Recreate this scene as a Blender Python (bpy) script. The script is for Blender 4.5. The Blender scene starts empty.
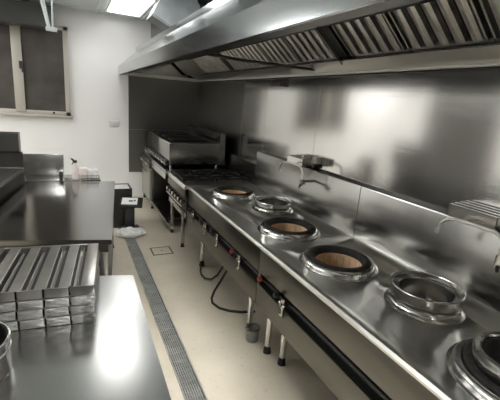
import bpy, bmesh, math, random
from mathutils import Vector, Matrix
random.seed(7)
SC = bpy.context.scene
C = SC.collection
R = math.radians

# ------------------------------------------------------------------ camera
H = 1.8
YAW, PIT, ROL, FPX = 0.458760475, 0.254246894, 0.0794155476, 372.0
cy, sy, cp, sp, cr, sr = math.cos(YAW), math.sin(YAW), math.cos(PIT), math.sin(PIT), math.cos(ROL), math.sin(ROL)
fwd = Vector((sy*cp, cy*cp, -sp)); rt = Vector((cy, -sy, 0)); up = rt.cross(fwd)
r2 = rt*cr + up*sr; u2 = up*cr - rt*sr
cam_d = bpy.data.cameras.new('camera'); cam = bpy.data.objects.new('camera', cam_d); C.objects.link(cam)
cam_d.sensor_fit = 'HORIZONTAL'; cam_d.sensor_width = 36; cam_d.lens = FPX/500*36
cam_d.clip_start = 0.02
m = Matrix((( r2.x, u2.x, -fwd.x, 0), (r2.y, u2.y, -fwd.y, 0), (r2.z, u2.z, -fwd.z, H), (0, 0, 0, 1)))
cam.matrix_world = m
SC.camera = cam

# ------------------------------------------------------------------ world, exposure
w = bpy.data.worlds.new('world'); SC.world = w; w.use_nodes = True
w.node_tree.nodes['Background'].inputs[0].default_value = (.8, .86, .9, 1)
w.node_tree.nodes['Background'].inputs[1].default_value = 0.15
SC.view_settings.view_transform = 'Standard'; SC.view_settings.look = 'None'
SC.view_settings.gamma = 1; SC.view_settings.use_curve_mapping = False
SC.view_settings.exposure = 0.3
LUX = 1.0          # overall scale of the ceiling light panels

# ------------------------------------------------------------------ materials
MAT = {}
def mat(name, col, rough=.5, metal=0, emis=None, es=0, bump=0, bscale=40, var=0, vscale=3, aniso=0, stretch=(1,1,1), spec=None, alpha=None, trans=0, rvar=0, coat=0, bdist=.002, brush=None):
    if name in MAT: return MAT[name]
    mt = bpy.data.materials.new(name); mt.use_nodes = True; nt = mt.node_tree; N = nt.nodes; L = nt.links
    b = N['Principled BSDF']
    b.inputs['Base Color'].default_value = (*col, 1); b.inputs['Roughness'].default_value = rough
    b.inputs['Metallic'].default_value = metal
    if spec is not None: b.inputs['Specular IOR Level'].default_value = spec
    if coat: b.inputs['Coat Weight'].default_value = coat; b.inputs['Coat Roughness'].default_value = .05
    if trans: b.inputs['Transmission Weight'].default_value = trans
    if emis: b.inputs['Emission Color'].default_value = (*emis, 1); b.inputs['Emission Strength'].default_value = es
    if aniso: b.inputs['Anisotropic'].default_value = aniso
    tc = N.new('ShaderNodeTexCoord'); mp = N.new('ShaderNodeMapping'); L.new(tc.outputs['Object'], mp.inputs[0])
    mp.inputs['Scale'].default_value = stretch
    if var or rvar:
        n = N.new('ShaderNodeTexNoise'); n.inputs['Scale'].default_value = vscale; n.inputs['Detail'].default_value = 5
        L.new(mp.outputs[0], n.inputs['Vector'])
        if var:
            mr = N.new('ShaderNodeMapRange'); mr.inputs[1].default_value = .3; mr.inputs[2].default_value = .7
            mr.inputs[3].default_value = 1-var; mr.inputs[4].default_value = 1+var
            L.new(n.outputs[0], mr.inputs[0])
            mx = N.new('ShaderNodeVectorMath'); mx.operation = 'SCALE'; mx.inputs[0].default_value = col
            L.new(mr.outputs[0], mx.inputs['Scale']); L.new(mx.outputs[0], b.inputs['Base Color'])
        if rvar:
            mr = N.new('ShaderNodeMapRange'); mr.inputs[1].default_value = .3; mr.inputs[2].default_value = .7
            mr.inputs[3].default_value = max(.02, rough-rvar); mr.inputs[4].default_value = rough+rvar
            L.new(n.outputs[0], mr.inputs[0]); L.new(mr.outputs[0], b.inputs['Roughness'])
    if bump:
        n2 = N.new('ShaderNodeTexNoise'); n2.inputs['Scale'].default_value = bscale; n2.inputs['Detail'].default_value = 3
        L.new(mp.outputs[0], n2.inputs['Vector'])
        bp = N.new('ShaderNodeBump'); bp.inputs['Strength'].default_value = bump; bp.inputs['Distance'].default_value = bdist
        L.new(n2.outputs[0], bp.inputs['Height']); L.new(bp.outputs[0], b.inputs['Normal'])
        if brush:
            m2 = N.new('ShaderNodeMapping'); L.new(tc.outputs['Object'], m2.inputs[0]); m2.inputs['Scale'].default_value = brush[:3]
            n3 = N.new('ShaderNodeTexNoise'); n3.inputs['Scale'].default_value = 1; n3.inputs['Detail'].default_value = 2; L.new(m2.outputs[0], n3.inputs['Vector'])
            b3 = N.new('ShaderNodeBump'); b3.inputs['Strength'].default_value = brush[3]; b3.inputs['Distance'].default_value = brush[4]
            L.new(n3.outputs[0], b3.inputs['Height']); L.new(bp.outputs[0], b3.inputs['Normal']); L.new(b3.outputs[0], b.inputs['Normal'])
    MAT[name] = mt
    return mt

WARM = (.56, .55, .525)
steel      = mat('brushed steel', (.52, .515, .5), .26, 1, var=.03, vscale=2.5, bump=.06, bscale=2, bdist=.01)
steel_top  = mat('range top steel', (.76, .75, .72), .28, 1, var=.03, vscale=3, bump=.05, bscale=2, bdist=.01)
steel_tab  = mat('worktop steel', (.42, .42, .41), .22, 1, var=.04, vscale=2, bump=.05, bscale=1.5, bdist=.01)
steel_wall = mat('wall sheet steel', (.76, .75, .73), .12, 1, brush=(.8, .8, 900, .16, .0006), var=.04, vscale=1.6, bump=.08, bscale=1.6, bdist=.012, stretch=(1, 1, .35))
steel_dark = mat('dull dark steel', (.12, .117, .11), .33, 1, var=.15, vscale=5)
steel_hood = mat('hood steel', (.4, .415, .42), .15, 1, var=.06, vscale=3, bump=.08, bscale=2, bdist=.01)
steel_guard = mat('backguard steel', (.4, .395, .38), .2, 1, var=.05, vscale=2, bump=.12, bscale=2.2, bdist=.02)
steel_fascia = mat('shaded fascia steel', (.19, .18, .16), .3, 1, var=.06, vscale=3)  # same steel with its base darkened for the shade on the range fronts
steel_far  = mat('dark reflection sheet', (.3, .295, .28), .3, 1, brush=(.8, .8, 220, .3, .002), bump=.05, bscale=1.5, var=.05)  # darker base stands in for the dim room mirrored in the far sheets
steel_brite= mat('polished steel', (.72, .71, .68), .16, 1)
steel_baf  = mat('baffle steel', (.8, .785, .75), .3, 1, var=.15, vscale=14)
steel_ring = mat('spun ring steel', (.74, .73, .71), .18, 1)
steel_in = mat('satin inner steel', (.72, .69, .64), .28, 1)
gutter_m = mat('light-catching gutter', (.82, .81, .78), .4, .3)  # pale base stands in for light caught along the gutter
steel_grate = mat('worn grate steel', (.5, .5, .47), .45, .8, var=.2, vscale=12)
steel_old  = mat('used filter steel', (.4, .385, .36), .3, 1, var=.15, vscale=9, bump=.1, bscale=20)
film       = mat('film wrapped steel', (.22, .215, .205), .38, .8, bump=.8, bscale=60, bdist=.02, stretch=(.4, .4, 2.2), var=.25, vscale=30)
galv       = mat('galvanised duct', (.72, .77, .8), .45, .3, var=.1, vscale=8)
black_iron = mat('black iron', (.02, .019, .018), .5, .3, var=.3, vscale=20)
black_pl   = mat('black plastic', (.018, .018, .018), .35)
black_rub  = mat('black rubber', (.012, .012, .012), .6)
refract    = mat('charred refractory', (.035, .032, .03), .8, bump=.8, bscale=60, bdist=.01, var=.4, vscale=30)
brickm     = mat('tan fire brick', (.88, .62, .4), .85, bump=.5, bscale=30, var=.25, vscale=14, bdist=.006)
white_wall = mat('glossy white wall panel', (.86, .85, .835), .22, var=.02, vscale=1.2, bump=.05, bscale=1.5, bdist=.01)
grey_wall  = mat('darkened wall', (.07, .068, .065), .6)  # darkened to deepen the shade under the ranges and the dark reflections
ceil_m     = mat('ceiling panel', (.6, .66, .66), .35, var=.05, vscale=2)
cream      = mat('cream aluminium', (.47, .44, .385), .4, .2)
darkglass  = mat('dark window glass', (.085, .077, .07), .12, var=.25, vscale=3)
white_pl   = mat('white plastic', (.75, .74, .72), .35)
pinkish    = mat('pale pink plastic', (.8, .7, .67), .4, var=.1, vscale=20)
rod_m      = mat('white enamel rod', (.7, .76, .76), .3)
valve_m    = mat('valve brass chrome', (.55, .52, .46), .25, 1)
red_m      = mat('red tag', (.22, .025, .02), .4)
creambox   = mat('cream plastic', (.68, .62, .5), .45)
oven_m     = mat('olive grey door', (.36, .36, .3), .35, .5, var=.05)
joint_m    = mat('dark joint', (.05, .045, .04), .7)
bag_m      = mat('crumpled pale bag', (.75, .74, .72), .6, bump=1, bscale=25, bdist=.02, var=.15, vscale=18)
def lamp_m(es): return mat('lit panel %g' % es, (.9, .9, .9), .5, emis=(1.0, 1.0, .985), es=es*LUX)

def floor_mat():
    mt = mat('beige floor', (.56, .52, .44), .42)
    nt = mt.node_tree; N = nt.nodes; L = nt.links; b = N['Principled BSDF']
    tc = N.new('ShaderNodeTexCoord')
    n = N.new('ShaderNodeTexNoise'); n.inputs['Scale'].default_value = 2.2; n.inputs['Detail'].default_value = 8; L.new(tc.outputs['Object'], n.inputs['Vector'])
    r = N.new('ShaderNodeValToRGB'); r.color_ramp.elements[0].position = .3; r.color_ramp.elements[1].position = .7
    r.color_ramp.elements[0].color = (.50, .445, .35, 1); r.color_ramp.elements[1].color = (.63, .57, .46, 1)
    L.new(n.outputs[0], r.inputs[0])
    v = N.new('ShaderNodeTexNoise'); v.inputs['Scale'].default_value = 28; v.inputs['Detail'].default_value = 4; L.new(tc.outputs['Object'], v.inputs['Vector'])
    r3 = N.new('ShaderNodeValToRGB'); r3.color_ramp.elements[0].position = .27; r3.color_ramp.elements[1].position = .36
    r3.color_ramp.elements[0].color = (.86, .84, .8, 1); r3.color_ramp.elements[1].color = (1, 1, 1, 1); L.new(v.outputs[0], r3.inputs[0])
    mx = N.new('ShaderNodeMix'); mx.data_type = 'RGBA'; mx.blend_type = 'MULTIPLY'; mx.inputs[0].default_value = 1
    L.new(r.outputs[0], mx.inputs[6]); L.new(r3.outputs[0], mx.inputs[7]); L.new(mx.outputs[2], b.inputs['Base Color'])
    return mt
floor_m = floor_mat()

# ------------------------------------------------------------------ mesh helpers
class MB:
    def __init__(s): s.b = bmesh.new()
    def box(s, x0, x1, y0, y1, z0, z1, bev=0, seg=2, rot=None):
        r = bmesh.ops.create_cube(s.b, size=1); vs = r['verts']
        for v in vs: v.co = Vector(((x0+x1)/2 + v.co.x*(x1-x0), (y0+y1)/2 + v.co.y*(y1-y0), (z0+z1)/2 + v.co.z*(z1-z0)))
        if bev:
            es = list({e for v in vs for e in v.link_edges})
            q = bmesh.ops.bevel(s.b, geom=es, offset=bev, segments=seg, affect='EDGES', profile=.6)
            vs = list({v for f in q['faces'] for v in f.verts} | {v for v in vs if v.is_valid})
        if rot: bmesh.ops.transform(s.b, matrix=rot, verts=vs)
        return s
    def prism(s, pts, z0, z1, axis='z', bev=0):
        """polygon pts extruded along an axis; axis 'y': pts are (x, z)"""
        n = len(pts)
        def P(p, t):
            return {'z': (p[0], p[1], t), 'y': (p[0], t, p[1]), 'x': (t, p[0], p[1])}[axis]
        a = [s.b.verts.new(P(p, z0)) for p in pts]; c = [s.b.verts.new(P(p, z1)) for p in pts]
        fs = [s.b.faces.new(a[::-1]), s.b.faces.new(c)]
        for i in range(n): fs.append(s.b.faces.new((a[i], a[(i+1) % n], c[(i+1) % n], c[i])))
        if bev:
            es = list({e for f in fs for e in f.edges})
            bmesh.ops.bevel(s.b, geom=es, offset=bev, segments=2, affect='EDGES')
        return s
    def tube(s, pts, r, seg=12, cap=True):
        pts = [Vector(p) for p in pts]; rs = r if isinstance(r, (list, tuple)) else [r]*len(pts)
        rings = []; up0 = None
        for i, p in enumerate(pts):
            d = (pts[min(i+1, len(pts)-1)] - pts[max(i-1, 0)]).normalized()
            if up0 is None: up0 = Vector((0, 0, 1)) if abs(d.z) < .9 else Vector((1, 0, 0))
            a = (up0 - d*up0.dot(d)).normalized(); up0 = a; b = d.cross(a)
            rings.append([s.b.verts.new(p + (a*math.cos(2*math.pi*k/seg) + b*math.sin(2*math.pi*k/seg))*rs[i]) for k in range(seg)])
        for q, t in zip(rings, rings[1:]):
            for k in range(seg): s.b.faces.new((q[k], q[(k+1) % seg], t[(k+1) % seg], t[k]))
        if cap: s.b.faces.new(rings[0][::-1]); s.b.faces.new(rings[-1])
        return s
    def lathe(s, prof, cx=0, cy=0, cz=0, seg=48, closed=True):
        """prof: (r, z) ring; closed = the profile is a loop"""
        rings = [[s.b.verts.new((cx + r*math.cos(2*math.pi*k/seg), cy + r*math.sin(2*math.pi*k/seg), cz + z)) for k in range(seg)] for r, z in prof]
        pr = list(zip(rings, rings[1:])) + ([(rings[-1], rings[0])] if closed else [])
        for q, t in pr:
            for k in range(seg): s.b.faces.new((q[k], q[(k+1) % seg], t[(k+1) % seg], t[k]))
        if not closed:
            s.b.faces.new(rings[0][::-1]); s.b.faces.new(rings[-1])
        return s
    def ring(s, ri, ro, z0, z1, cx=0, cy=0, seg=48, bev=.003):
        b = min(bev, (ro-ri)/3, (z1-z0)/3)
        return s.lathe([(ri, z0+b), (ri, z1-b), (ri+b, z1), (ro-b, z1), (ro, z1-b), (ro, z0+b), (ro-b, z0), (ri+b, z0)], cx, cy, 0, seg)
    def build(s, name, m, parent=None, label=None, cat=None, group=None, kind=None, smooth=True, local=False):
        me = bpy.data.meshes.new(name); bmesh.ops.recalc_face_normals(s.b, faces=s.b.faces)
        org = Vector((0, 0, 0))
        if parent is not None:
            if not local: org = Vector(parent.get('_o', (0, 0, 0)))
        elif not local:
            xs = [v.co for v in s.b.verts]
            org = Vector(((min(v.x for v in xs)+max(v.x for v in xs))/2, (min(v.y for v in xs)+max(v.y for v in xs))/2, min(v.z for v in xs)))
        for v in s.b.verts: v.co -= org
        s.b.to_mesh(me); s.b.free()
        if smooth:
            for p in me.polygons: p.use_smooth = True
            me.set_sharp_from_angle(angle=R(35))
        me.materials.append(m)
        o = bpy.data.objects.new(name, me); C.objects.link(o)
        if parent is not None: o.parent = parent; o['_o'] = list(org)
        else: o.location = org
        tag(o, label, cat, group, kind)
        return o
def tag(o, label=None, cat=None, group=None, kind=None):
    if label: o['label'] = label
    if cat: o['category'] = cat
    if group: o['group'] = group
    if kind: o['kind'] = kind
    return o
def thing(name, label, cat, loc=(0, 0, 0), group=None, kind=None, local=False):
    o = bpy.data.objects.new(name, None); C.objects.link(o); o.location = loc; o.empty_display_size = .1
    o['_o'] = [0, 0, 0] if local else list(loc)
    return tag(o, label, cat, group, kind)
def copy_tree(o, parent=None):
    kids = list(o.children)
    c = o.copy(); C.objects.link(c)
    if parent is not None: c.parent = parent
    for k in kids: copy_tree(k, c)
    return c
def struct(name, mb, m, smooth=False, parent=None):
    return mb.build(name, m, parent=parent, kind=None if parent else 'structure', smooth=smooth)
def cut_holes(o, holes, z0, z1):
    """bore round holes (x, y, r in the object's own coordinates) through o"""
    b = MB()
    for x, y, r in holes: b.lathe([(r, z0), (r, z1)], x, y, 0, 48, closed=False)
    c = b.build('cutter', steel, local=True)
    c.parent = o.parent
    md = o.modifiers.new('b', 'BOOLEAN'); md.operation = 'DIFFERENCE'; md.object = c; md.solver = 'EXACT'
    bpy.context.view_layer.update()
    dg = bpy.context.evaluated_depsgraph_get()
    me = bpy.data.meshes.new_from_object(o.evaluated_get(dg))
    o.modifiers.clear(); o.data = me
    bpy.data.objects.remove(c)

# ================================================================== THE SETTING
YE, XR, XL, YB, ZC = 6.8, 2.17, -3.4, -2.4, 2.97
DX0, DX1 = .572, .706            # drain trench
fl = MB(); fl.box(XL, DX0, YB, YE, -.12, 0).box(DX1, XR, YB, YE, -.12, 0).box(DX0, DX1, YB, .7, -.12, 0).box(DX0, DX1, 5.1, YE, -.12, 0)
struct('floor', fl, floor_m)
struct('trim_1', MB().box(DX0, DX1, .7, 5.1, -.12, -.06), joint_m)
struct('wall_far', MB().box(XL-.1, XR+.1, YE, YE+.1, 0, ZC), white_wall)
struct('wall_right', MB().box(XR, XR+.1, YB, YE, 0, ZC), grey_wall)
struct('wall_left', MB().box(XL-.1, XL, YB, YE, 0, ZC), white_wall)
struct('wall_back', MB().box(XL-.1, XR+.1, YB-.1, YB, 0, ZC), grey_wall)
struct('ceiling', MB().box(XL-.1, XR+.1, YB-.1, YE+.1, ZC, ZC+.1), ceil_m)
# ceiling runners between the panels
rn = MB()
for x in (-3.0, -2.0, -1.0, -.25, .43, 1.12): rn.box(x-.012, x+.012, YB, YE, ZC-.012, ZC)
for y in (-1.1, .2, 1.5, 2.8, 4.1, 5.05, 6.48): rn.box(XL, XR, y-.012, y+.012, ZC-.014, ZC-.001)
struct('trim_2', rn, galv)

# stainless sheets on the walls
n = 3
ys = [-1.7, .75, 3.05, 4.13]
for a, b_ in zip(ys, ys[1:]):
    struct('trim_%d' % n, MB().box(XR-.012, XR, a+.0015, b_-.0015, .74, 2.14, .001, 1), steel_wall); n += 1
struct('trim_%d' % n, MB().box(XR-.012, XR, 4.133, 4.80, .74, 2.14, .001, 1), steel_wall); n += 1
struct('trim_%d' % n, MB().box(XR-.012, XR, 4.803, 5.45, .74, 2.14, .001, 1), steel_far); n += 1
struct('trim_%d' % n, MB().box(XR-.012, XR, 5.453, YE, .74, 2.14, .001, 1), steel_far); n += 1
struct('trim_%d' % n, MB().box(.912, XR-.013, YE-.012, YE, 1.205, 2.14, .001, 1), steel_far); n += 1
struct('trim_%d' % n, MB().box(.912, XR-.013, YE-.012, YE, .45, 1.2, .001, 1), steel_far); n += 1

# the window
wn = thing('window_1', None, None, (-.6, YE-.03, 1.36), kind='structure')
fb = MB()
X0, X1, Z0, Z1 = -1.25, .02, 1.365, 2.70
fb.box(X0, X1, YE-.05, YE, Z0, Z0+.075, .006).box(X0, X1, YE-.05, YE, Z1-.06, Z1, .006)
fb.box(X0, X0+.07, YE-.05, YE, Z0, Z1, .006).box(X1-.07, X1, YE-.05, YE, Z0, Z1, .006)
fb.build('window_frame', cream, wn)
sl = MB().box(-.73, -.60, YE-.065, YE-.01, Z0+.05, Z1-.05, .006); sl.build('sash_bar', cream, wn)
sl = MB().box(X0-.03, X1+.03, YE-.08, YE, Z0-.02, Z0+.01, .004); sl.build('window_sill', cream, wn)
MB().box(X0+.06, -.72, YE-.025, YE-.005, Z0+.06, Z1-.05).build('pane', darkglass, wn)
MB().box(-.61, X1-.06, YE-.035, YE-.005, Z0+.06, Z1-.05).build('pane', darkglass, wn)
la = MB().box(-.645, -.60, YE-.085, YE-.06, 2.03, 2.14, .006); la.tube([(-.61, YE-.09, 2.06), (-.605, YE-.1, 1.98)], .01)
la.build('latch', black_pl, wn)
kn = MB().lathe([(.0005, 0), (.018, .002), (.018, .02), (.0005, .022)], 0, 0, 0, 16, closed=False)
bmesh.ops.transform(kn.b, matrix=Matrix.Translation((-.22, YE-.05, 1.415)) @ Matrix.Rotation(R(90), 4, 'X'), verts=kn.b.verts)
kn.build('lock_knob', black_pl, wn)

struct('dark_reflected_panel_1', MB().box(XL, XL+.05, 4.65, 6.4, 0, 2.45, .004), mat('dark reflected panel', (.07, .065, .06), .4))  # unseen dark panel added for the dark band mirrored in the wall steel

# ================================================================== CEILING LIGHTS
def light(x0, x1, y0, y1, es, label):
    t = thing('ceiling_light', label, 'ceiling light', ((x0+x1)/2, (y0+y1)/2, ZC-.03), group='flat ceiling light panels')
    f = MB()
    for a in ((x0, x1, y0, y0+.025), (x0, x1, y1-.025, y1), (x0, x0+.025, y0+.02, y1-.02), (x1-.025, x1, y0+.02, y1-.02)): f.box(*a, ZC-.03, ZC-.015)
    f.build('light_frame', white_pl, t)
    MB().box(x0+.024, x1-.024, y0+.024, y1-.024, ZC-.022, ZC-.016).build('diffuser', lamp_m(es), t)
light(.53, 1.05, 5.15, 6.42, 3.5, 'lit white ceiling panel above the far end of the aisle, beside the hood')
light(.2, .66, 3.85, 4.95, 6.5, 'lit ceiling panel above the far part of the aisle')
light(.5, .74, .0, 1.45, 120, 'lit ceiling panel above the near part of the aisle')
light(-2.5, -1.7, 4.8, 6.3, 16, 'unseen fill panel added at the far left of the room')  # unseen panel added to brighten the end wall and its reflection
light(-3.2, -2.7, 1.2, 4.0, 13, 'unseen fill panel added at the near left of the room')  # unseen panel added to brighten the left wall mirrored in the steel
light(.5, .74, -2.1, -.7, 40, 'unseen fill panel added behind the viewpoint')  # unseen panel added as fill from behind the camera

# ================================================================== EXTRACTION HOOD
HY0, HY1 = -.5, 6.78
hd = thing('extraction_hood', 'long stainless steel extraction hood over the wok ranges', 'extractor hood', (1.4, 3, 2.09))
t_ = .015
MB().prism([(.75, 2.09), (.75, 2.215), (1.03, 2.475), (1.03, 2.52), (1.05, 2.52), (1.05, 2.47), (.772, 2.208), (.772, 2.09)], HY0, HY1, 'y').build('front_panel', steel_hood, hd)
MB().prism([(1.03, 2.52), (XR-.013, 2.52), (XR-.013, 2.535), (1.03, 2.535)], HY0, HY1, 'y').build('top_panel', steel_hood, hd)
for y in (HY0, HY1-.015):
    MB().prism([(.752, 2.092), (.752, 2.214), (1.032, 2.474), (1.04, 2.519), (XR-.014, 2.519), (XR-.014, 2.092)], y, y+.015, 'y').build('end_panel', steel_hood, hd)
# gutter running round the inside of the rim
MB().prism([(.773, 2.09), (.84, 2.09), (.84, 2.125), (.836, 2.125), (.836, 2.094), (.773, 2.094)], HY0+.02, HY1-.02, 'y').build('gutter', steel_dark, hd)
MB().prism([(2.085, 2.098), (XR-.013, 2.098), (XR-.013, 2.103), (2.089, 2.103), (2.089, 2.128), (2.085, 2.128)], HY0+.02, HY1-.02, 'y').build('gutter', gutter_m, hd)
MB().box(2.125, XR-.013, HY0+.02, HY1-.14, 2.088, 2.098).build('gutter_shadow', black_rub, hd)  # dark strip stands in for the shadow line below the back gutter
MB().prism([(HY1-.135, 2.088), (HY1-.016, 2.088), (HY1-.016, 2.093), (HY1-.131, 2.093), (HY1-.131, 2.135), (HY1-.135, 2.135)], .79, 2.084, 'x').build('gutter', gutter_m, hd)
MB().prism([(2.086, 2.11), (2.09, 2.11), (1.885, 2.195), (1.88, 2.195)], HY0+.02, HY1-.14, 'y').build('lower_back_panel', steel_in, hd)
MB().prism([(1.845, 2.155), (1.885, 2.17), (1.89, 2.205), (1.883, 2.205), (1.878, 2.177), (1.845, 2.162)], HY0+.02, 5.75, 'y').build('filter_rail', steel_brite, hd)
MB().prism([(1.60, 2.352), (1.635, 2.352), (1.635, 2.358), (1.606, 2.358), (1.606, 2.40), (1.40, 2.515), (1.395, 2.515), (1.60, 2.398)], HY0+.02, 5.75, 'y').build('filter_rail', black_iron, hd)
# closing plates between the filter banks and beyond the last one
def slope_plate(y0, y1, m, name):
    MB().prism([(1.625, 2.37), (1.862, 2.172), (1.867, 2.178), (1.63, 2.377)], y0, y1, 'y').build(name, m, hd)
slope_plate(2.325, 2.455, steel_dark, 'bank_divider'); slope_plate(4.475, 4.6, steel_dark, 'bank_divider')
slope_plate(5.62, HY1-.14, steel_in, 'blank_panel')
MB().prism([(1.61, 2.37), (1.86, 2.16), (1.86, 2.13), (1.59, 2.355)], 2.385, 2.40, 'y').build('divider_rib', steel_hood, hd)
MB().box(1.594, 1.598, 2.50, 2.80, 2.355, 2.40, .001, 1).build('maker_plate', creambox, hd)
# cross pipe under the hood
MB().tube([(.8, 2.69, 2.118), (1.26, 2.9, 2.125), (2.10, 3.02, 2.14)], .012, 10).build('cross_pipe', steel_dark, hd)

# lift-out baffle filters
SL = math.hypot(.225, .187); ang = math.atan2(.187, .225)
def hood_filter():
    t = thing('baffle_filter', None, 'grease filter', (0, 0, 0), 'baffle filters in the extraction hood', local=True)
    f = MB()
    f.box(0, SL, 0, .012, -.0, .03).box(0, SL, .478, .49, 0, .03)
    f.box(0, .014, 0, .49, 0, .03).box(SL-.014, SL, 0, .49, 0, .03)
    f.build('filter_frame', steel_baf, t, local=True)
    for k in range(5):
        y0 = .018 + k*.0935
        b = MB(); b.prism([(y0, .024), (y0+.002, -.004), (y0+.024, -.008), (y0+.027, -.002), (y0+.033, -.002), (y0+.036, -.008), (y0+.056, -.004), (y0+.058, .024), (y0+.055, .024), (y0+.053, 0), (y0+.038, -.004), (y0+.034, .002), (y0+.026, .002), (y0+.022, -.004), (y0+.005, 0), (y0+.003, .024)], .014, SL-.014, 'x')
        b.build('baffle', steel_baf, t, local=True)
    b = MB().box(.014, SL-.014, .012, .478, .026, .029); b.build('gap_shade', black_iron, t, local=True)  # black sheet puts the shade between the slats into colour
    return t
fy = [-.28 + .52*k for k in range(1, 5)] + [2.462 + .503*k for k in range(4)] + [4.605, 5.11]
ordn = ['', 'first', 'second', 'third', 'fourth', 'fifth', 'sixth', 'seventh', 'last but one', 'last and farthest']
f0 = hood_filter()
for i, y in enumerate(fy):
    f = f0 if i == 0 else copy_tree(f0)
    f['label'] = ('steel baffle filter sloping under the hood, %s when counted from the right edge' % ordn[i]) if i else 'steel baffle filter under the hood just past the right edge of the photo'
    f.matrix_world = Matrix.Translation((1.632, y, 2.366)) @ Matrix.Rotation(ang, 4, 'Y')

# ================================================================== WOK RANGES
XF, XK, ZT = 1.22, 2.085, .80
def wok_range(y0, y1, label, holes, valves, legs):
    t = thing('wok_range', label, 'wok range', ((XF+XK)/2, (y0+y1)/2, 0), group='wok ranges in a row along the right wall')
    # top with a rolled front lip
    tp = MB()
    tp.prism([(XF, .775), (XF-.004, .79), (XF+.004, .806), (XF+.022, .81), (XF+.04, .803), (XK, .80), (XK, .775)], y0, y1, 'y')
    top = tp.build('range_top', steel_top, t)
    ox, oy = t.location.x, t.location.y
    cut_holes(top, [(x-ox, y-oy, r) for x, y, r in holes], .7, .9)
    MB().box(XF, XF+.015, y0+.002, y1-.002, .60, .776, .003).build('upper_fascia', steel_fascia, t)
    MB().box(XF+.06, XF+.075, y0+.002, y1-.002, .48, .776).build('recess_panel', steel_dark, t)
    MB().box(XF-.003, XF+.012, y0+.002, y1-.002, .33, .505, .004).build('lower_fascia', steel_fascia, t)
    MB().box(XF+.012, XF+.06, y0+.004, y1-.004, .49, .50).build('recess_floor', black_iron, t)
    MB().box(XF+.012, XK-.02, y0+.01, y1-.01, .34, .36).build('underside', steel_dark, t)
    MB().box(XF+.012, XK+.03, y0+.0, y0+.012, .33, .775).build('side_panel', steel, t)
    MB().box(XF+.012, XK+.03, y1-.012, y1, .33, .775).build('side_panel', steel, t)
    MB().tube([(XF+.035, y0+.02, .545), (XF+.035, y1-.02, .545)], .014, 10).build('gas_pipe', black_iron, t)
    # backguard with a ledge
    MB().prism([(XK, .775), (XK, 1.215), (XK+.006, 1.227), (XR-.014, 1.240), (XR-.014, .775)], y0+.001, y1-.001, 'y').build('backguard', steel_guard, t)
    for (x, y) in legs:
        lg = MB().tube([(x, y, .345), (x, y, .06)], .024, 16).build('leg', steel_brite, t)
        MB().tube([(x, y, .075), (x, y, .02), (x, y, 0)], [.02, .028, .03], 16).build('foot', black_rub, lg)
    for y, yk, red in valves:
        vv = None
        if y is not None:
            v = MB(); v.tube([(XF+.03, y, .55), (XF-.035, y, .55)], .013, 12).tube([(XF-.01, y, .585), (XF-.01, y, .52)], .017, 12)
            v.tube([(XF-.012, y, .53), (XF-.012, y, .47)], .009, 10).tube([(XF-.012, y-.02, .47), (XF-.012, y+.02, .465)], .012, 10)
            v.tube([(XF-.02, y+.03, .55), (XF-.02, y-.04, .545)], .009, 10)
            vv = v.build('gas_valve', valve_m, t)
        sn = MB().tube([(XF+.035, yk, .565), (XF-.015, yk, .575)], .009, 10).build('valve_stem', valve_m, t)
        k = MB(); k.lathe([(.0005, 0), (.019, 0), (.022, .006), (.018, .026), (.0005, .028)], 0, 0, 0, 18, closed=False)
        bmesh.ops.transform(k.b, matrix=Matrix.Translation((XF-.012, yk, .575)) @ Matrix.Rotation(R(-90), 4, 'Y'), verts=k.b.verts)
        k.build('knob', red_m if red else black_pl, sn)
    return t
def wok_hole(t, x, y, ro=.262, hole=.16, tall=.045, brick=True):
    """raised steel ring, charred seal and brick-lined well"""
    r = MB()
    z = .80
    ri = ro-.058
    r.lathe([(ro, z-.002), (ro-.002, z+.004), (ro-.016, z+.006), (ro-.019, z+.012), (ro-.020, z+tall-.022), (ro-.026, z+tall-.009), (ro-.036, z+tall), (ro-.044, z+tall+.001), (ro-.053, z+tall-.003), (ri, z+tall-.016), (ri-.004, z-.002)], x, y, 0, 64)
    o = r.build('wok_ring', steel_ring, t)
    s = MB(); s.lathe([(ri, z-.01), (ri+.001, z+tall+.004), (ri-.008, z+tall+.012), (hole+.016, z+tall+.010), (hole+.004, z+tall-.002), (hole, z+tall-.02), (hole, z-.05), (ri, z-.05)], x, y, 0, 64)
    s.build('seal', refract, o)
    b = MB(); b.lathe([(hole-.001, z+.01), (hole-.006, z+.016), (hole-.016, z-.26), (.02, z-.30), (.02, z-.31), (hole, z-.29)], x, y, 0, 40)
    b.build('brick_lining', brickm, o)
    # bricks' joints as dark ribs
    j = MB()
    for k in range(20):
        a = 2*math.pi*k/20; rr = hole-.0145
        j.tube([(x+(hole-.0065)*math.cos(a), y+(hole-.0065)*math.sin(a), z+.002), (x+(rr)*math.cos(a), y+(rr)*math.sin(a), z-.24)], .0012, 5)
    j.build('brick_joints', mat('brown mortar', (.3, .17, .09), .9), o)
    bn = MB().lathe([(.02, z-.30), (.05, z-.29), (.055, z-.25), (.04, z-.24), (.02, z-.25)], x, y, 0, 24); bn.build('burner_head', black_iron, o)
    return o
def well_ring(t, x, y, ro=.235, ri=.16, tall=.05):
    z = .80
    r = MB(); r.lathe([(ro, z-.002), (ro-.008, z+.008), (ro-.025, z+.014), (ro-.030, z+.022), (ro-.030, z+tall-.02), (ro-.045, z+tall-.004), (ri+.01, z+tall), (ri, z+tall-.006), (ri, z-.14), (ri+.004, z-.14), (ri+.004, z-.002)], x, y, 0, 64)
    o = r.build('well_ring', steel_ring, t)
    MB().lathe([(ri-.001, z-.06), (ri-.03, z-.09), (.001, z-.10), (.001, z-.104), (ri-.028, z-.094), (ri-.0005, z-.065)], x, y, 0, 48).build('basin', steel_in, o)
    return o

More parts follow.
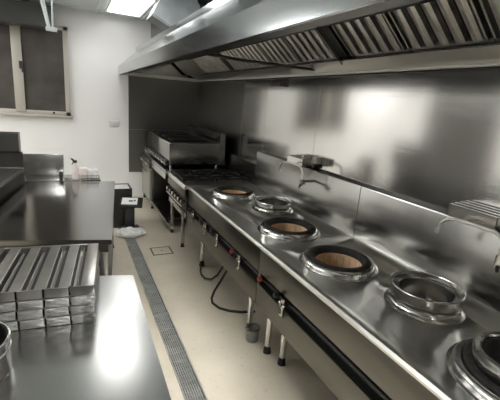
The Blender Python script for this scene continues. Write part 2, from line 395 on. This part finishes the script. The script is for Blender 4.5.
W1, W2, W3, W4 = (1.62, 3.70), (1.605, 2.48), (1.59, 1.81), (1.60, .63)
B1, B2 = (1.79, 3.10), (1.73, 1.235)
hr = .17
rA = wok_range(.12, 2.234, 'near stainless steel wok range with a red-lined wok hole and a tall water ring',
               [(W3[0], W3[1], .19), (W4[0], W4[1], .21), (B2[0], B2[1], .155)], [(1.84, 1.92, 0), (None, 2.16, 1), (.75, .85, 0)], [(1.27, 2.08), (1.31, 1.93), (1.27, .3), (2.0, .3), (2.0, 2.08)])
rA['label'] = 'near stainless steel wok range running out of the lower right of the photo'
rB = wok_range(2.238, 4.13, 'far stainless steel wok range with two wok holes either side of a small round well',
               [(W1[0], W1[1], .19), (W2[0], W2[1], .19), (B1[0], B1[1], .15)], [(2.56, 2.69, 1), (3.08, 3.2, 0), (3.42, 3.55, 0), (3.86, 3.95, 0)], [(1.27, 2.4), (1.27, 3.66), (2.0, 2.4), (2.0, 3.9)])
wok_hole(rA, *W3); wok_hole(rB, *W1, ro=.255); wok_hole(rB, *W2)
well_ring(rB, *B1, ro=.21, ri=.145)
well_ring(rA, *B2, ro=.212, ri=.15)
# near right wok hole, with a loose steel collar standing in it
o4 = wok_hole(rA, *W4, ro=.29, hole=.185, tall=.045)
cx4, cy4 = 1.59, .665
cl = thing('wok_collar', 'loose steel collar standing in the charred wok hole at lower right', 'wok ring', (cx4, cy4, .81))
MB().ring(.14, .172, .80, .91, cx4, cy4, 56, .006).build('collar', steel_brite, cl)
MB().ring(.125, .139, .72, .90, cx4, cy4, 56, .002).build('liner', refract, cl)
MB().tube([(1.505, .70, .912), (1.53, .69, .95), (1.55, .66, 1.0), (1.56, .64, 1.01), (1.565, .62, .99), (1.55, .60, .95), (1.50, .60, .914)], .0035, 6).build('wire_hook', steel_dark, cl)

def pot(name, label, x, y, r, z0, h, rim):
    t = thing(name, label, 'pot ring', (x, y, z0))
    b = MB(); b.lathe([(r, z0), (r+.004, z0+h), (r, z0+h), (r-.005, z0+.004)], x, y, 0, 64)
    b.build('wall', steel_brite, t)
    b = MB(); b.lathe([(r-.006, z0+h*.64), (r-.006, z0+h*.7), (r-.034, z0+h*.66), (r-.037, z0+h*.6), (r-.04, z0-.06), (r-.043, z0-.06), (r-.041, z0+h*.56)], x, y, 0, 64)
    b.build('inner_sleeve', steel_ring, t)
    tr = MB(); k = 40; pts = [(x+(r+.002)*math.cos(2*math.pi*i/k), y+(r+.002)*math.sin(2*math.pi*i/k), z0+h) for i in range(k+1)]
    tr.tube(pts, rim, 8); tr.build('rolled_rim', steel_brite, t)
    return t
pot('steaming_ring', 'polished steel steaming ring standing on the well between near woks', B2[0], B2[1], .183, .852, .055, .005)
pot('steaming_ring', 'smaller polished steel ring on the well between the two far woks', B1[0], B1[1], .185, .852, .035, .0045)

# faucets with slotted boxes
def faucet(dx, dy, label, dz=0):
    t = thing('wok_faucet', label, 'faucet', (2.08, 1.05+dy, 1.1+dz), group='faucets over the backguard')
    c = MB()
    y0, y1, x0, x1, z0, z1 = 1.10+dy, 1.385+dy, 1.975, 2.145, 1.255+dz, 1.325+dz
    c.box(x0, x0+.004, y0, y1, z0, z1).box(x0, x1, y0, y0+.004, z0, z1).box(x0, x1, y1-.004, y1, z0, z1).box(x0, x1, y0, y1, z0, z0+.004)
    for k in range(4): c.box(x0+.0+k*.046, x0+.024+k*.046, y0, y1, z1-.004+.004*k, z1+.004*k)
    c.build('slotted_box', steel_ring, t)
    MB().box(x0+.005, x1, y0+.005, y1-.005, z0+.005, z0+.03).build('box_inside', black_iron, t)
    sp_ = MB()
    sp_.tube([(1.93, 1.02+dy, 1.13+dz), (1.93, 1.02+dy, 1.21+dz), (1.925, 1.035+dy, 1.25+dz), (1.92, 1.07+dy, 1.268+dz), (1.90, 1.16+dy, 1.274+dz), (1.89, 1.25+dy, 1.272+dz), (1.885, 1.31+dy, 1.258+dz), (1.88, 1.34+dy, 1.225+dz), (1.88, 1.35+dy, 1.18+dz)], .0095, 12)
    sp_.tube([(1.88, 1.349+dy, 1.19+dz), (1.88, 1.351+dy, 1.165+dz)], .013, 12)
    sp_.build('spout', steel_in, t)
    v = MB(); v.tube([(2.087, 1.02+dy, 1.13+dz), (1.92, 1.02+dy, 1.13+dz)], .013, 12).tube([(1.93, 1.02+dy, 1.15+dz), (1.93, 1.02+dy, 1.09+dz)], .018, 12)
    v.build('tap_body', steel_brite, t)
    MB().tube([(1.93, 1.02+dy, 1.11+dz), (1.90, 1.0+dy, 1.075+dz)], [.012, .008], 10).tube([(1.93, 1.0+dy, 1.12+dz), (1.93, .96+dy, 1.12+dz)], .009, 10).build('tap_lever', black_pl, t)
    MB().box(2.08, 2.14, 1.2+dy, 1.24+dy, 1.225+dz, 1.26+dz).build('bracket', steel_dark, t)
faucet(0, 0, 'chrome swing faucet under a slotted steel box at the right edge')
faucet(0, 1.84, 'small chrome swing faucet under a slotted box above the far wok range')
sb = thing('switch_box', 'cream plastic box on the ledge beside the far faucet', 'box', (2.12, 2.93, 1.24))
MB().box(2.10, 2.155, 2.90, 2.97, 1.285, 1.35, .006).build('cover', mat('dull cream', (.5, .47, .4), .5), sb)
MB().box(2.11, 2.155, 2.93, 2.965, 1.238, 1.284, .003).build('base', black_pl, sb)
MB().box(2.10, 2.157, 3.74, 3.95, 2.0, 2.075, .004).build('junction_box', steel_dark, label='small dark box on the steel wall just under the hood', cat='junction box')

# ================================================================== BURNER RANGE (far)
bt = thing('burner_range', 'steel open-burner range with black grates beyond the wok ranges', 'gas range', (1.65, 4.56, 0))
CX = 1.18
MB().prism([(CX, .76), (CX-.004, .79), (CX+.004, .812), (CX+.03, .815), (CX+.04, .806), (XK, .80), (XK, .76)], 4.133, 4.985, 'y').build('range_top', steel_top, bt)
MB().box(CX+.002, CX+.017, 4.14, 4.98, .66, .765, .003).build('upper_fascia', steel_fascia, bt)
MB().box(CX+.03, CX+.045, 4.14, 4.98, .50, .70).build('knob_panel', black_iron, bt)
MB().box(CX+.05, XK, 4.14, 4.98, .42, .66).build('body', steel_dark, bt)
MB().box(CX+.02, CX+.05, 4.14, 4.98, .40, .47, .004).build('lower_rail', steel, bt)
MB().prism([(XK, .76), (XK, 1.06), (XK+.01, 1.07), (XR-.014, 1.07), (XR-.014, .76)], 4.133, 4.985, 'y').build('backguard', steel_guard, bt)
for i, y in enumerate((4.2, 4.34, 4.48, 4.62, 4.76, 4.9)):
    MB().tube([(CX+.035, y, .60), (CX-.005, y, .60), (CX-.03, y, .602)], [.012, .026, .023], 16).build('knob', steel_brite if i % 2 else valve_m, bt)
MB().tube([(CX-.012, 4.16, .545), (CX-.012, 4.96, .545)], .012, 10).build('gas_pipe', valve_m, bt)
for x, y in ((CX+.03, 4.79), (CX+.03, 4.25), (2.0, 4.25), (2.0, 4.9)):
    lg = MB().box(x-.02, x+.02, y-.02, y+.02, .05, .42, .003).build('leg', steel, bt)
    MB().tube([(x, y, .06), (x, y, 0)], [.018, .026], 14).build('foot', black_rub, lg)
for a, y in enumerate((4.50, 4.82)):
    for c_, x in enumerate((1.42, 1.84)):
        g = MB(); z = .835
        for s1 in (-.19, 0, .19):
            g.box(x+s1-.007, x+s1+.007, y-.15, y+.15, z-.008, z+.008).box(x-.197, x+.197, y+s1*.78-.007, y+s1*.78+.007, z-.008, z+.008)
        for s1 in (-1, 1):
            for s2 in (-1, 1):
                g.box(x+s1*.19-.008, x+s1*.19+.008, y+s2*.145-.008, y+s2*.145+.008, .803, z)
                g.tube([(x+s1*.05, y+s2*.05, z+.012), (x+s1*.15, y+s2*.13, z+.014)], .007, 6)
        g.build('grate', black_iron, bt)
        MB().lathe([(.0005, .803), (.06, .803), (.065, .815), (.05, .825), (.0005, .827)], x, y, 0, 24, closed=False).build('burner', black_iron, bt)

# ================================================================== OVEN STAND
st = thing('oven_stand', 'steel stand with an open dark bay and an oven at its far end', 'oven stand', (1.6, 5.88, 0))
SX = 1.15
MB().box(SX, XR-.03, 4.99, 6.76, .775, .825, .006).build('stand_top', steel, st)
MB().box(SX-.006, SX+.012, 4.992, 6.74, .70, .80, .004).build('front_rail', steel, st)
MB().box(SX+.0, SX+.03, 4.80, 5.98, .105, .135, .003).build('bottom_rail', steel, st)
MB().box(SX+.03, XR-.06, 5.0, 5.98, .11, .13).build('lower_shelf', steel_dark, st)
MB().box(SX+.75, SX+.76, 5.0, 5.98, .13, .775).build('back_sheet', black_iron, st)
MB().box(SX+.02, XR-.06, 5.99, 6.74, .08, .70, .004).build('oven_body', steel_dark, st)
od = MB().box(SX-.02, SX+.02, 6.02, 6.70, .13, .64, .008).build('oven_door', oven_m, st)
MB().tube([(SX-.02, 6.07, .60), (SX-.055, 6.08, .60), (SX-.055, 6.64, .60), (SX-.02, 6.65, .60)], .009, 10).build('handle', steel_brite, od)
MB().box(SX-.03, SX+.02, 6.0, 6.72, .655, .80, .006).build('control_panel', steel_dark, st)
for y in (6.06, 6.2, 6.34, 6.48, 6.62):
    MB().tube([(SX-.03, y, .725), (SX-.045, y, .725), (SX-.07, y, .727)], [.028, .03, .024], 16).build('knob', steel_brite, st)
for x, y in ((SX+.02, 5.97), (SX+.02, 6.70), (2.0, 5.03), (2.0, 6.7)):
    lg = MB().box(x-.018, x+.018, y-.018, y+.018, .04, .11 if y > 6 else .775).build('leg', steel, st)
    MB().tube([(x, y, .05), (x, y, 0)], [.016, .024], 12).build('foot', black_rub, lg)

# charbroiler on the stand
cb = thing('charbroiler', 'boxy steel countertop broiler with black top grate and ribbed back', 'broiler', (1.58, 5.8, .825))
ex0, ex1, ey0, ey1 = 1.215, 1.945, 5.06, 6.68
b = MB(); b.box(ex0, ex0+.012, ey0, ey1, .935, 1.185, .003).box(ex1-.012, ex1, ey0, ey1, .885, 1.185, .003)
b.box(ex0, ex1, ey0, ey0+.012, .885, 1.185, .003).box(ex0, ex1, ey1-.012, ey1, .885, 1.185, .003).box(ex0, ex1, ey0, ey1, .885, .90)
b.build('body', steel_guard, cb)
b = MB()
for a in ((ex0-.004, ex0+.05, ey0-.004, ey1+.004), (ex1-.05, ex1+.004, ey0-.004, ey1+.004), (ex0+.04, ex1-.04, ey0-.004, ey0+.05), (ex0+.04, ex1-.04, ey1-.05, ey1+.004)): b.box(*a, 1.183, 1.193, .002)
b.build('top_rim', steel_ring, cb)
b = MB(); b.box(ex0+.05, ex1-.05, ey0+.05, ey1-.05, 1.12, 1.13)
for k in range(44): b.box(ex0+.05, ex1-.05, ey0+.06+k*.0345, ey0+.075+k*.0345, 1.165, 1.185)
b.build('grill_grate', black_iron, cb)
for k in range(3): MB().box(ex0+.1, ex1-.1, ey0+.25+k*.42, ey0+.55+k*.42, 1.187, 1.212, .004).build('grill_plate', black_iron, cb)
b = MB(); b.prism([(ex1-.01, .89), (ex1+.0, 1.325), (ex1+.03, 1.345), (ex1+.075, 1.33), (ex1+.085, .89)], ey0-.01, ey1+.01, 'y'); b.build('back_splash', steel_guard, cb)
for k in range(14): MB().box(ex1-.03, ex1+.001, ey0+.05+k*.11, ey0+.10+k*.11, 1.255, 1.30, .006).build('vent_rib', steel_dark, cb)
MB().box(ex0-.035, ex0+.012, ey0+.1, ey1-.02, .865, .935, .004).build('control_rail', steel_dark, cb)
for k in range(7): 
    y = ey0+.2+k*.2
    MB().tube([(ex0-.035, y, .905), (ex0-.065, y, .907)], [.022, .018], 14).build('knob', steel_brite, cb)
for x, y in ((ex0+.03, ey0+.03), (ex1-.03, ey0+.03), (ex0+.03, ey1-.03), (ex1-.03, ey1-.03)):
    MB().tube([(x, y, .89), (x, y, .826)], [.014, .02], 12).build('leg', steel_brite, cb)
MB().prism([(1.17, 6.69), (1.30, 6.695), (1.32, 6.75), (1.18, 6.755)], .826, .875, 'z', bev=.008).build('crumpled_cloth', bag_m, label='pale crumpled cloth at the far front corner of the stand', cat='cloth')

# things under the ranges
MB().tube([(1.34, 3.8, .34), (1.325, 3.77, .22), (1.29, 3.71, .10), (1.25, 3.62, .03), (1.21, 3.52, .011), (1.19, 3.42, .011), (1.20, 3.33, .011), (1.24, 3.26, .03), (1.29, 3.22, .09), (1.33, 3.19, .19), (1.36, 3.17, .335)], .010, 10).build('gas_hose', black_rub, label='black hose looping to the floor under the far wok range', cat='hose')
MB().tube([(1.36, 3.02, .34), (1.31, 3.02, .24), (1.24, 3.01, .13), (1.17, 2.98, .05), (1.13, 2.93, .014), (1.11, 2.85, .011), (1.14, 2.75, .011), (1.21, 2.68, .011), (1.30, 2.63, .011), (1.42, 2.6, .011)], .011, 10).build('gas_hose', black_rub, label='black hose looping out onto the floor below the middle valves', cat='hose')
jar = thing('glass_jar', 'clear plastic container on the floor beside the range leg', 'container', (1.225, 2.25, 0))
b = MB(); b.lathe([(.0005, .0), (.045, .0), (.05, .01), (.052, .11), (.049, .11), (.047, .012), (.0005, .008)], 1.225, 2.25, 0, 24, closed=False); b.build('body', mat('cloudy plastic', (.5, .5, .48), .2, trans=.7, rvar=.1), jar)
MB().ring(.048, .056, .105, .12, 1.225, 2.25, 24).build('rim', steel_dark, jar)

# ================================================================== DRAIN
segs = [(.7, 1.79, 'nearest of all at the bottom edge'), (1.795, 2.825, 'long one nearest the viewer'), (2.83, 3.93, 'middle one of the channel'), (3.935, 4.60, 'shorter one before the last'), (4.605, 5.095, 'far end by the black bin')]
for a, c_, tx in segs:
    t = thing('drain_grate', 'steel slotted floor drain grate, ' + tx, 'drain grate', ((DX0+DX1)/2, a, -.03), group='drain grates in the aisle channel')
    f = MB(); f.box(DX0+.001, DX0+.012, a, c_, -.058, .003).box(DX1-.012, DX1-.001, a, c_, -.058, .003).box(DX0+.012, DX1-.012, a, a+.014, -.058, .003).box(DX0+.012, DX1-.012, c_-.014, c_, -.058, .003)
    f.build('grate_frame', steel_grate, t)
    f = MB()
    for k in range(7):
        x = DX0+.0165+k*.0148; f.box(x, x+.0105, a+.012, c_-.012, -.02, .001)
    y = a+.05
    while y < c_-.03: f.box(DX0+.012, DX1-.012, y, y+.006, -.018, -.001); y += .05
    f.build('grate_bars', steel_grate, t)
hp = thing('floor_hatch', 'small square access cover set in the beige floor', 'floor cover', (.935, 4.18, 0))
MB().box(.83, 1.04, 4.08, 4.28, 0.0005, .003).build('cover', floor_m, hp)
f = MB()
for a in ((.815, .829, 4.065, 4.295), (1.041, 1.055, 4.065, 4.295), (.829, 1.041, 4.065, 4.079), (.829, 1.041, 4.281, 4.295), (.925, .945, 4.17, 4.19)): f.box(*a, .0005, .004)
f.build('cover_frame', joint_m, hp)

# ================================================================== NEAR WORKTOP
nw = thing('work_table', 'near stainless worktop filling the lower left with the stack of filters', 'worktop', (-.4, 1.2, 0))
b = MB(); b.prism([(.262, .15), (.292, 2.02), (-1.1, 2.36), (-1.1, .15)], .76, .80, 'z', bev=.004); b.build('table_top', steel_tab, nw)
b = MB(); b.prism([(.235, .18), (.265, 1.98), (-1.07, 2.32), (-1.07, .18)], .70, .762, 'z'); b.build('apron', steel, nw)
b = MB(); b.prism([(.22, .2), (.25, 1.95), (-1.05, 2.28), (-1.05, .2)], .14, .16, 'z'); b.build('undershelf', steel, nw)
for x, y in ((.21, .24), (.235, 1.92), (-1.02, 2.2), (-1.02, .24)):
    lg = MB().tube([(x, y, .76), (x, y, .05)], .02, 14).build('leg', steel, nw)
    MB().tube([(x, y, .06), (x, y, 0)], [.018, .026], 12).build('foot', black_rub, lg)

# stack of grease filters lying on it
A = R(-5.7)
def flat_filter(mm, wrapped):
    t = thing('grease_filter', None, 'grease filter', (0, 0, 0), 'steel grease filters stacked on the near worktop', local=True)
    f = MB(); S = .5; hh = .044
    # local: x from -S (left) to 0 (right), y from 0 (front) to S
    f.box(-S, -S+.055, 0, S, 0, hh, .003).box(-.055, 0, 0, S, 0, hh, .003)
    f.box(-S+.055, -.055, S-.012, S, 0, hh, .002)
    for k in range(5):
        x0 = -S + k*.1+.004; f.box(x0, x0+.092, 0, .01, 0.001, hh-.001, .002)
    f.build('filter_frame', mm, t, local=True)
    b = MB().box(-S+.054, -.054, .008, S-.01, .002, .006); b.build('back_sheet', black_iron, t, local=True)  # sheet coloured black to deepen the shade in the gaps
    for k in range(4):
        x0 = -S+.079+k*.0925; b = MB(); bw = .046
        b.prism([(x0, .012), (x0, hh-.004), (x0+bw, hh-.004), (x0+bw, .012), (x0+bw-.003, .012), (x0+bw-.003, hh-.008), (x0+.003, hh-.008), (x0+.003, .012)], .012, S-.014, 'y')
        b.tube([(x0+bw, .012, hh-.004), (x0+bw, S-.014, hh-.004)], .0035, 6)
        b.build('baffle', steel_old, t, local=True)
    for k in range(4):
        x0 = -S+.127+k*.0925+.006; b = MB()
        b.prism([(x0, .018), (x0, .007), (x0+.012, .007), (x0+.02, .026), (x0+.018, .026), (x0+.010, .009), (x0+.002, .009), (x0+.002, .018)], .012, S-.014, 'y')
        if not wrapped: b.build('lower_baffle', steel_old, t, local=True)
        else: b.b.free()
    return t
lay = ['bottom of the stack on the near worktop', 'second from the bottom of the stack', 'third from the bottom of the stack']
fw = flat_filter(film, True)
for i in range(3):
    f = fw if i == 0 else copy_tree(fw)
    f['label'] = 'crinkled film-covered grease filter, ' + lay[i]
    f.matrix_world = Matrix.Translation((.068 + (.002, -.003, .001)[i], 1.60+(.0, .003, -.002)[i], .8005+.0455*i)) @ Matrix.Rotation(A + R((0, .3, -.3)[i]), 4, 'Z')
f = flat_filter(steel_old, False); f['label'] = 'bare steel baffle grease filter on top of the stack on the near worktop'
f.matrix_world = Matrix.Translation((.068, 1.60, .8005+.0455*3)) @ Matrix.Rotation(A, 4, 'Z')

# steel pot at the left edge
pt = thing('round_pan', 'small round steel pan cut off by the left edge of the photo', 'pan', (-.357, 1.40, .8))
px, py, prr = -.357, 1.40, .13
MB().lathe([(.001, .811), (prr-.0065, .811), (prr-.0065, .928), (prr-.0085, .928), (prr-.0085, .813), (.001, .813)], px, py, 0, 48).build('pan_lining', steel_dark, pt)
MB().lathe([(.0005, .801), (prr-.004, .801), (prr, .806), (prr, .93), (prr-.004, .93), (prr-.005, .81), (.0005, .806)], px, py, 0, 56, closed=False).build('pan_body', steel_brite, pt)
MB().tube([(px+(prr)*math.cos(2*math.pi*i/40), py+(prr)*math.sin(2*math.pi*i/40), .93) for i in range(41)], .004, 8).build('pan_rim', steel_brite, pt)
MB().tube([(px+(prr+.001)*math.cos(2*math.pi*i/40), py+(prr+.001)*math.sin(2*math.pi*i/40), .89) for i in range(41)], .003, 8).build('bead', steel_brite, pt)

# ================================================================== FAR WORKTOP
fw_ = thing('work_table', 'mirror-like steel worktop beyond the stack of filters', 'worktop', (-.1, 3.6, 0))
P = [(.232, 2.60), (.447, 4.49), (-.42, 4.56), (-.66, 2.79)]
MB().prism(P, .765, .80, 'z', bev=.004).build('table_top', mat('far worktop steel', (.33, .325, .31), .14, 1, var=.04, vscale=2, bump=.05, bscale=1.5, bdist=.01), fw_)
MB().prism([(.21, 2.625), (.42, 4.46), (-.43, 4.53), (-.65, 2.81)], .70, .766, 'z').build('apron', steel_dark, fw_)
MB().prism([(.21, 2.625), (.42, 4.46), (-.43, 4.53), (-.65, 2.81)], .12, .14, 'z').build('undershelf', steel_dark, fw_)
for x, y in ((.19, 2.65), (.40, 4.42), (-.42, 4.48), (-.63, 2.84), (.10, 2.68)):
    lg = MB().box(x-.016, x+.016, y-.016, y+.016, .04, .70, .003).build('leg', steel, fw_)
    MB().tube([(x, y, .05), (x, y, 0)], [.015, .022], 12).build('foot', black_rub, lg)
MB().box(-.55, .17, 2.9, 2.92, .15, .70).build('back_sheet', black_iron, fw_)
for k in range(3): MB().tube([(.145-.03*k, 2.72, .70), (.145-.03*k, 2.72, .14)], .006, 8).build('rail_bar', steel, fw_)

# low unit with a splashback at the far end
su = thing('sink_unit', 'low steel unit with a square splashback against the white wall', 'sink unit', (-.12, 4.75, 0))
MB().box(-.50, .30, 4.575, 4.90, .765, .80, .004).build('unit_top', steel_tab, su)
MB().box(-.48, .28, 4.60, 4.88, .08, .765).build('cabinet_body', steel, su)
MB().box(-.50, -.085, 4.885, 4.91, .80, 1.045, .004).build('splashback', steel, su)
for x in (-.44, .24):
    for y in (4.63, 4.85): MB().tube([(x, y, .08), (x, y, 0)], .02, 12).build('leg', steel_dark, su)

# left cooking station
ls = thing('cooking_station', 'dark steel cooking station with high back at the left edge', 'cooking station', (-1.1, 3.7, 0))
MB().prism([(-.452, 4.44), (-.705, 2.85), (-1.7, 2.99), (-1.5, 4.57)], .10, .93, 'z').build('body', steel_dark, ls)
MB().prism([(-.449, 4.46), (-.70, 2.84), (-1.71, 2.98), (-1.51, 4.58)], .93, .962, 'z', bev=.004).build('station_top', steel, ls)
MB().prism([(-.455, 4.47), (-.46, 4.50), (-1.5, 4.62), (-1.5, 4.58)], .962, 1.13, 'z').build('back_panel', steel_dark, ls)
b = MB(); b.prism([(4.40, 1.325), (4.56, 1.325), (4.56, 1.12), (4.45, 1.12), (4.38, 1.15)], -1.5, -.475, 'x', bev=.004); b.build('over_shelf', steel_dark, ls)
for k in range(4):
    MB().box(-.95-.0, -.72, 3.05+k*.34, 3.3+k*.34, .963, .98, .004).build('grate', black_iron, ls)
for x, y in ((-.6, 4.3), (-.78, 3.0), (-1.5, 4.4), (-1.6, 3.1)): MB().tube([(x, y, .1), (x, y, 0)], .022, 12).build('leg', steel_dark, ls)

# things at the far end of the worktop
sbt = thing('spray_bottle', 'pale pink spray bottle with a black trigger head', 'spray bottle', (.035, 4.66, .80))
MB().lathe([(.0005, .801), (.034, .801), (.037, .81), (.037, .91), (.03, .94), (.014, .965), (.013, .985), (.0005, .985)], .035, 4.66, 0, 24, closed=False).build('bottle_body', pinkish, sbt)
MB().box(.012, .055, 4.645, 4.675, .985, 1.015, .004).tube([(.02, 4.66, 1.01), (-.015, 4.66, 1.045)], [.012, .008], 10).tube([(.02, 4.66, 1.0), (.0, 4.655, .965)], .005, 8).build('trigger_head', black_pl, sbt)
MB().box(-.03, .0, 4.65, 4.67, 1.035, 1.055, .003).build('nozzle', white_pl, sbt)
MB().lathe([(.0005, .801), (.02, .801), (.022, .81), (.022, .87), (.012, .885), (.0005, .887)], -.115, 4.66, 0, 20, closed=False).build('small_bottle', black_pl, label='little black bottle in front of the splashback', cat='bottle')
def pack(x0, x1, y0, y1, z1, label, m):
    b = MB().box(x0, x1, y0, y1, .801, z1, .012, 3)
    for v in b.b.verts: v.co += Vector((random.uniform(-.003, .003), random.uniform(-.003, .003), random.uniform(-.003, .003) if v.co.z > .82 else 0))
    return b.build('package', m, label=label, cat='package')
pack(.08, .16, 4.62, 4.72, .925, 'pink and white soft package right beside the spray bottle', pinkish)
pack(.165, .275, 4.62, 4.74, .91, 'white soft package at the right end of the small goods', bag_m)
bk = MB(); 
for z in (.815, .845): bk.tube([(.09, 4.585, z), (.28, 4.585, z), (.285, 4.605, z), (.09, 4.605, z), (.09, 4.585, z)], .0025, 6)
for k in range(8): bk.tube([(.095+k*.026, 4.585, .802), (.095+k*.026, 4.585, .846)], .002, 6)
bk.build('wire_rack', steel_brite, label='low wire rack in front of the soft packages', cat='wire rack')
MB().box(.598, .756, YE-.02, YE, 1.235, 1.328, .006).build('wall_switch', mat('pale switch', (.6, .59, .57), .4), label='small grey switch plate on the white end wall', cat='switch')

# ================================================================== BIN, SCALE, BAG
bn = thing('black_bin', 'black plastic bin with a white liner beside the drain channel', 'bin', (.6, 5.3, 0))
b = MB(); 
for a in ((.47, .49, 5.12, 5.46), (.71, .73, 5.12, 5.46), (.49, .71, 5.12, 5.14), (.49, .71, 5.44, 5.46)): b.box(*a, .0, .55, .004)
b.box(.49, .71, 5.14, 5.44, 0, .02); b.build('bin_body', black_pl, bn)
MB().box(.492, .708, 5.142, 5.438, .52, .54, .006).build('liner', bag_m, bn)
sc_ = thing('bench_scale', 'black scale head with a tilted white plate in front of the bin', 'scale', (.68, 5.02, 0))
M1 = Matrix.Translation((.70, 5.02, .40)) @ Matrix.Rotation(R(-14), 4, 'Z') @ Matrix.Rotation(R(22), 4, 'X')
MB().box(-.145, .145, -.10, .085, -.025, .015, .006, rot=M1).build('scale_head', black_pl, sc_)
MB().box(-.12, .08, -.075, .065, .0151, .019, rot=M1).build('face_plate', white_pl, sc_)
MB().box(-.03, .02, -.02, .01, .0191, .021, rot=M1).box(.03, .055, -.01, .02, .0191, .021, rot=M1).build('marks', black_pl, sc_)
MB().box(.62, .74, 5.0, 5.08, .05, .39, .004).build('post', black_pl, sc_)
MB().box(.54, .80, 4.96, 5.105, .0, .05, .006).build('scale_base', black_pl, sc_)
sc_.location.y -= .03
b = MB(); bmesh.ops.create_icosphere(b.b, subdivisions=4, radius=1)
from mathutils import noise
for v in b.b.verts:
    n_ = noise.noise(v.co*2.6)*.28 + noise.noise(v.co*6)*.12
    v.co = Vector((v.co.x*(.19+.06*n_)+.66, v.co.y*(.11+.06*n_)+4.76, max(.004, .05 + v.co.z*(.055+.1*n_))))
b.build('crumpled_bag', bag_m, label='pale crumpled plastic bag lying on the floor by the drain', cat='bag')

# ================================================================== UP HIGH
du = thing('air_duct', 'pale galvanised air duct sloping above the hood', 'duct', (1.2, 4.9, 2.6))
MB().prism([(1.02, 2.95), (.885, 2.685), (1.16, 2.56), (1.49, 2.74), (1.36, 2.95)], 4.6, 4.72, 'y', bev=.004).build('duct_body', galv, du)
MB().prism([(1.03, 2.94), (.90, 2.69), (1.16, 2.57), (1.47, 2.74), (1.35, 2.94)], 4.72, 5.1, 'y').build('duct_shaded_part', steel_dark, du)  # rest of the duct, coloured dark for its shaded underside
MB().box(1.2, 1.8, 5.1, 6.4, 2.536, 2.9, .004).build('duct_run', steel_dark, du)
MB().box(-1.4, -.175, 6.42, YE, 2.615, 2.90, .01).build('shutter_box', mat('dark grey enamel', (.06, .06, .058), .35), label='dark box above the window in the end wall', cat='shutter box')
rd = thing('hanging_bracket', 'white hanging rods with a small foot at upper left', 'bracket', (-.13, 4, 2.28))
MB().tube([(-.20, 4.0, ZC), (-.175, 4, 2.52), (-.135, 4, 2.31)], [.024, .018, .014], 12).build('rod', rod_m, rd)
MB().tube([(-.09, 4.02, ZC), (-.105, 4.0, 2.31)], .007, 8).build('rod', rod_m, rd)
MB().box(-.16, -.07, 3.97, 4.03, 2.28, 2.312, .004).build('foot_plate', rod_m, rd)
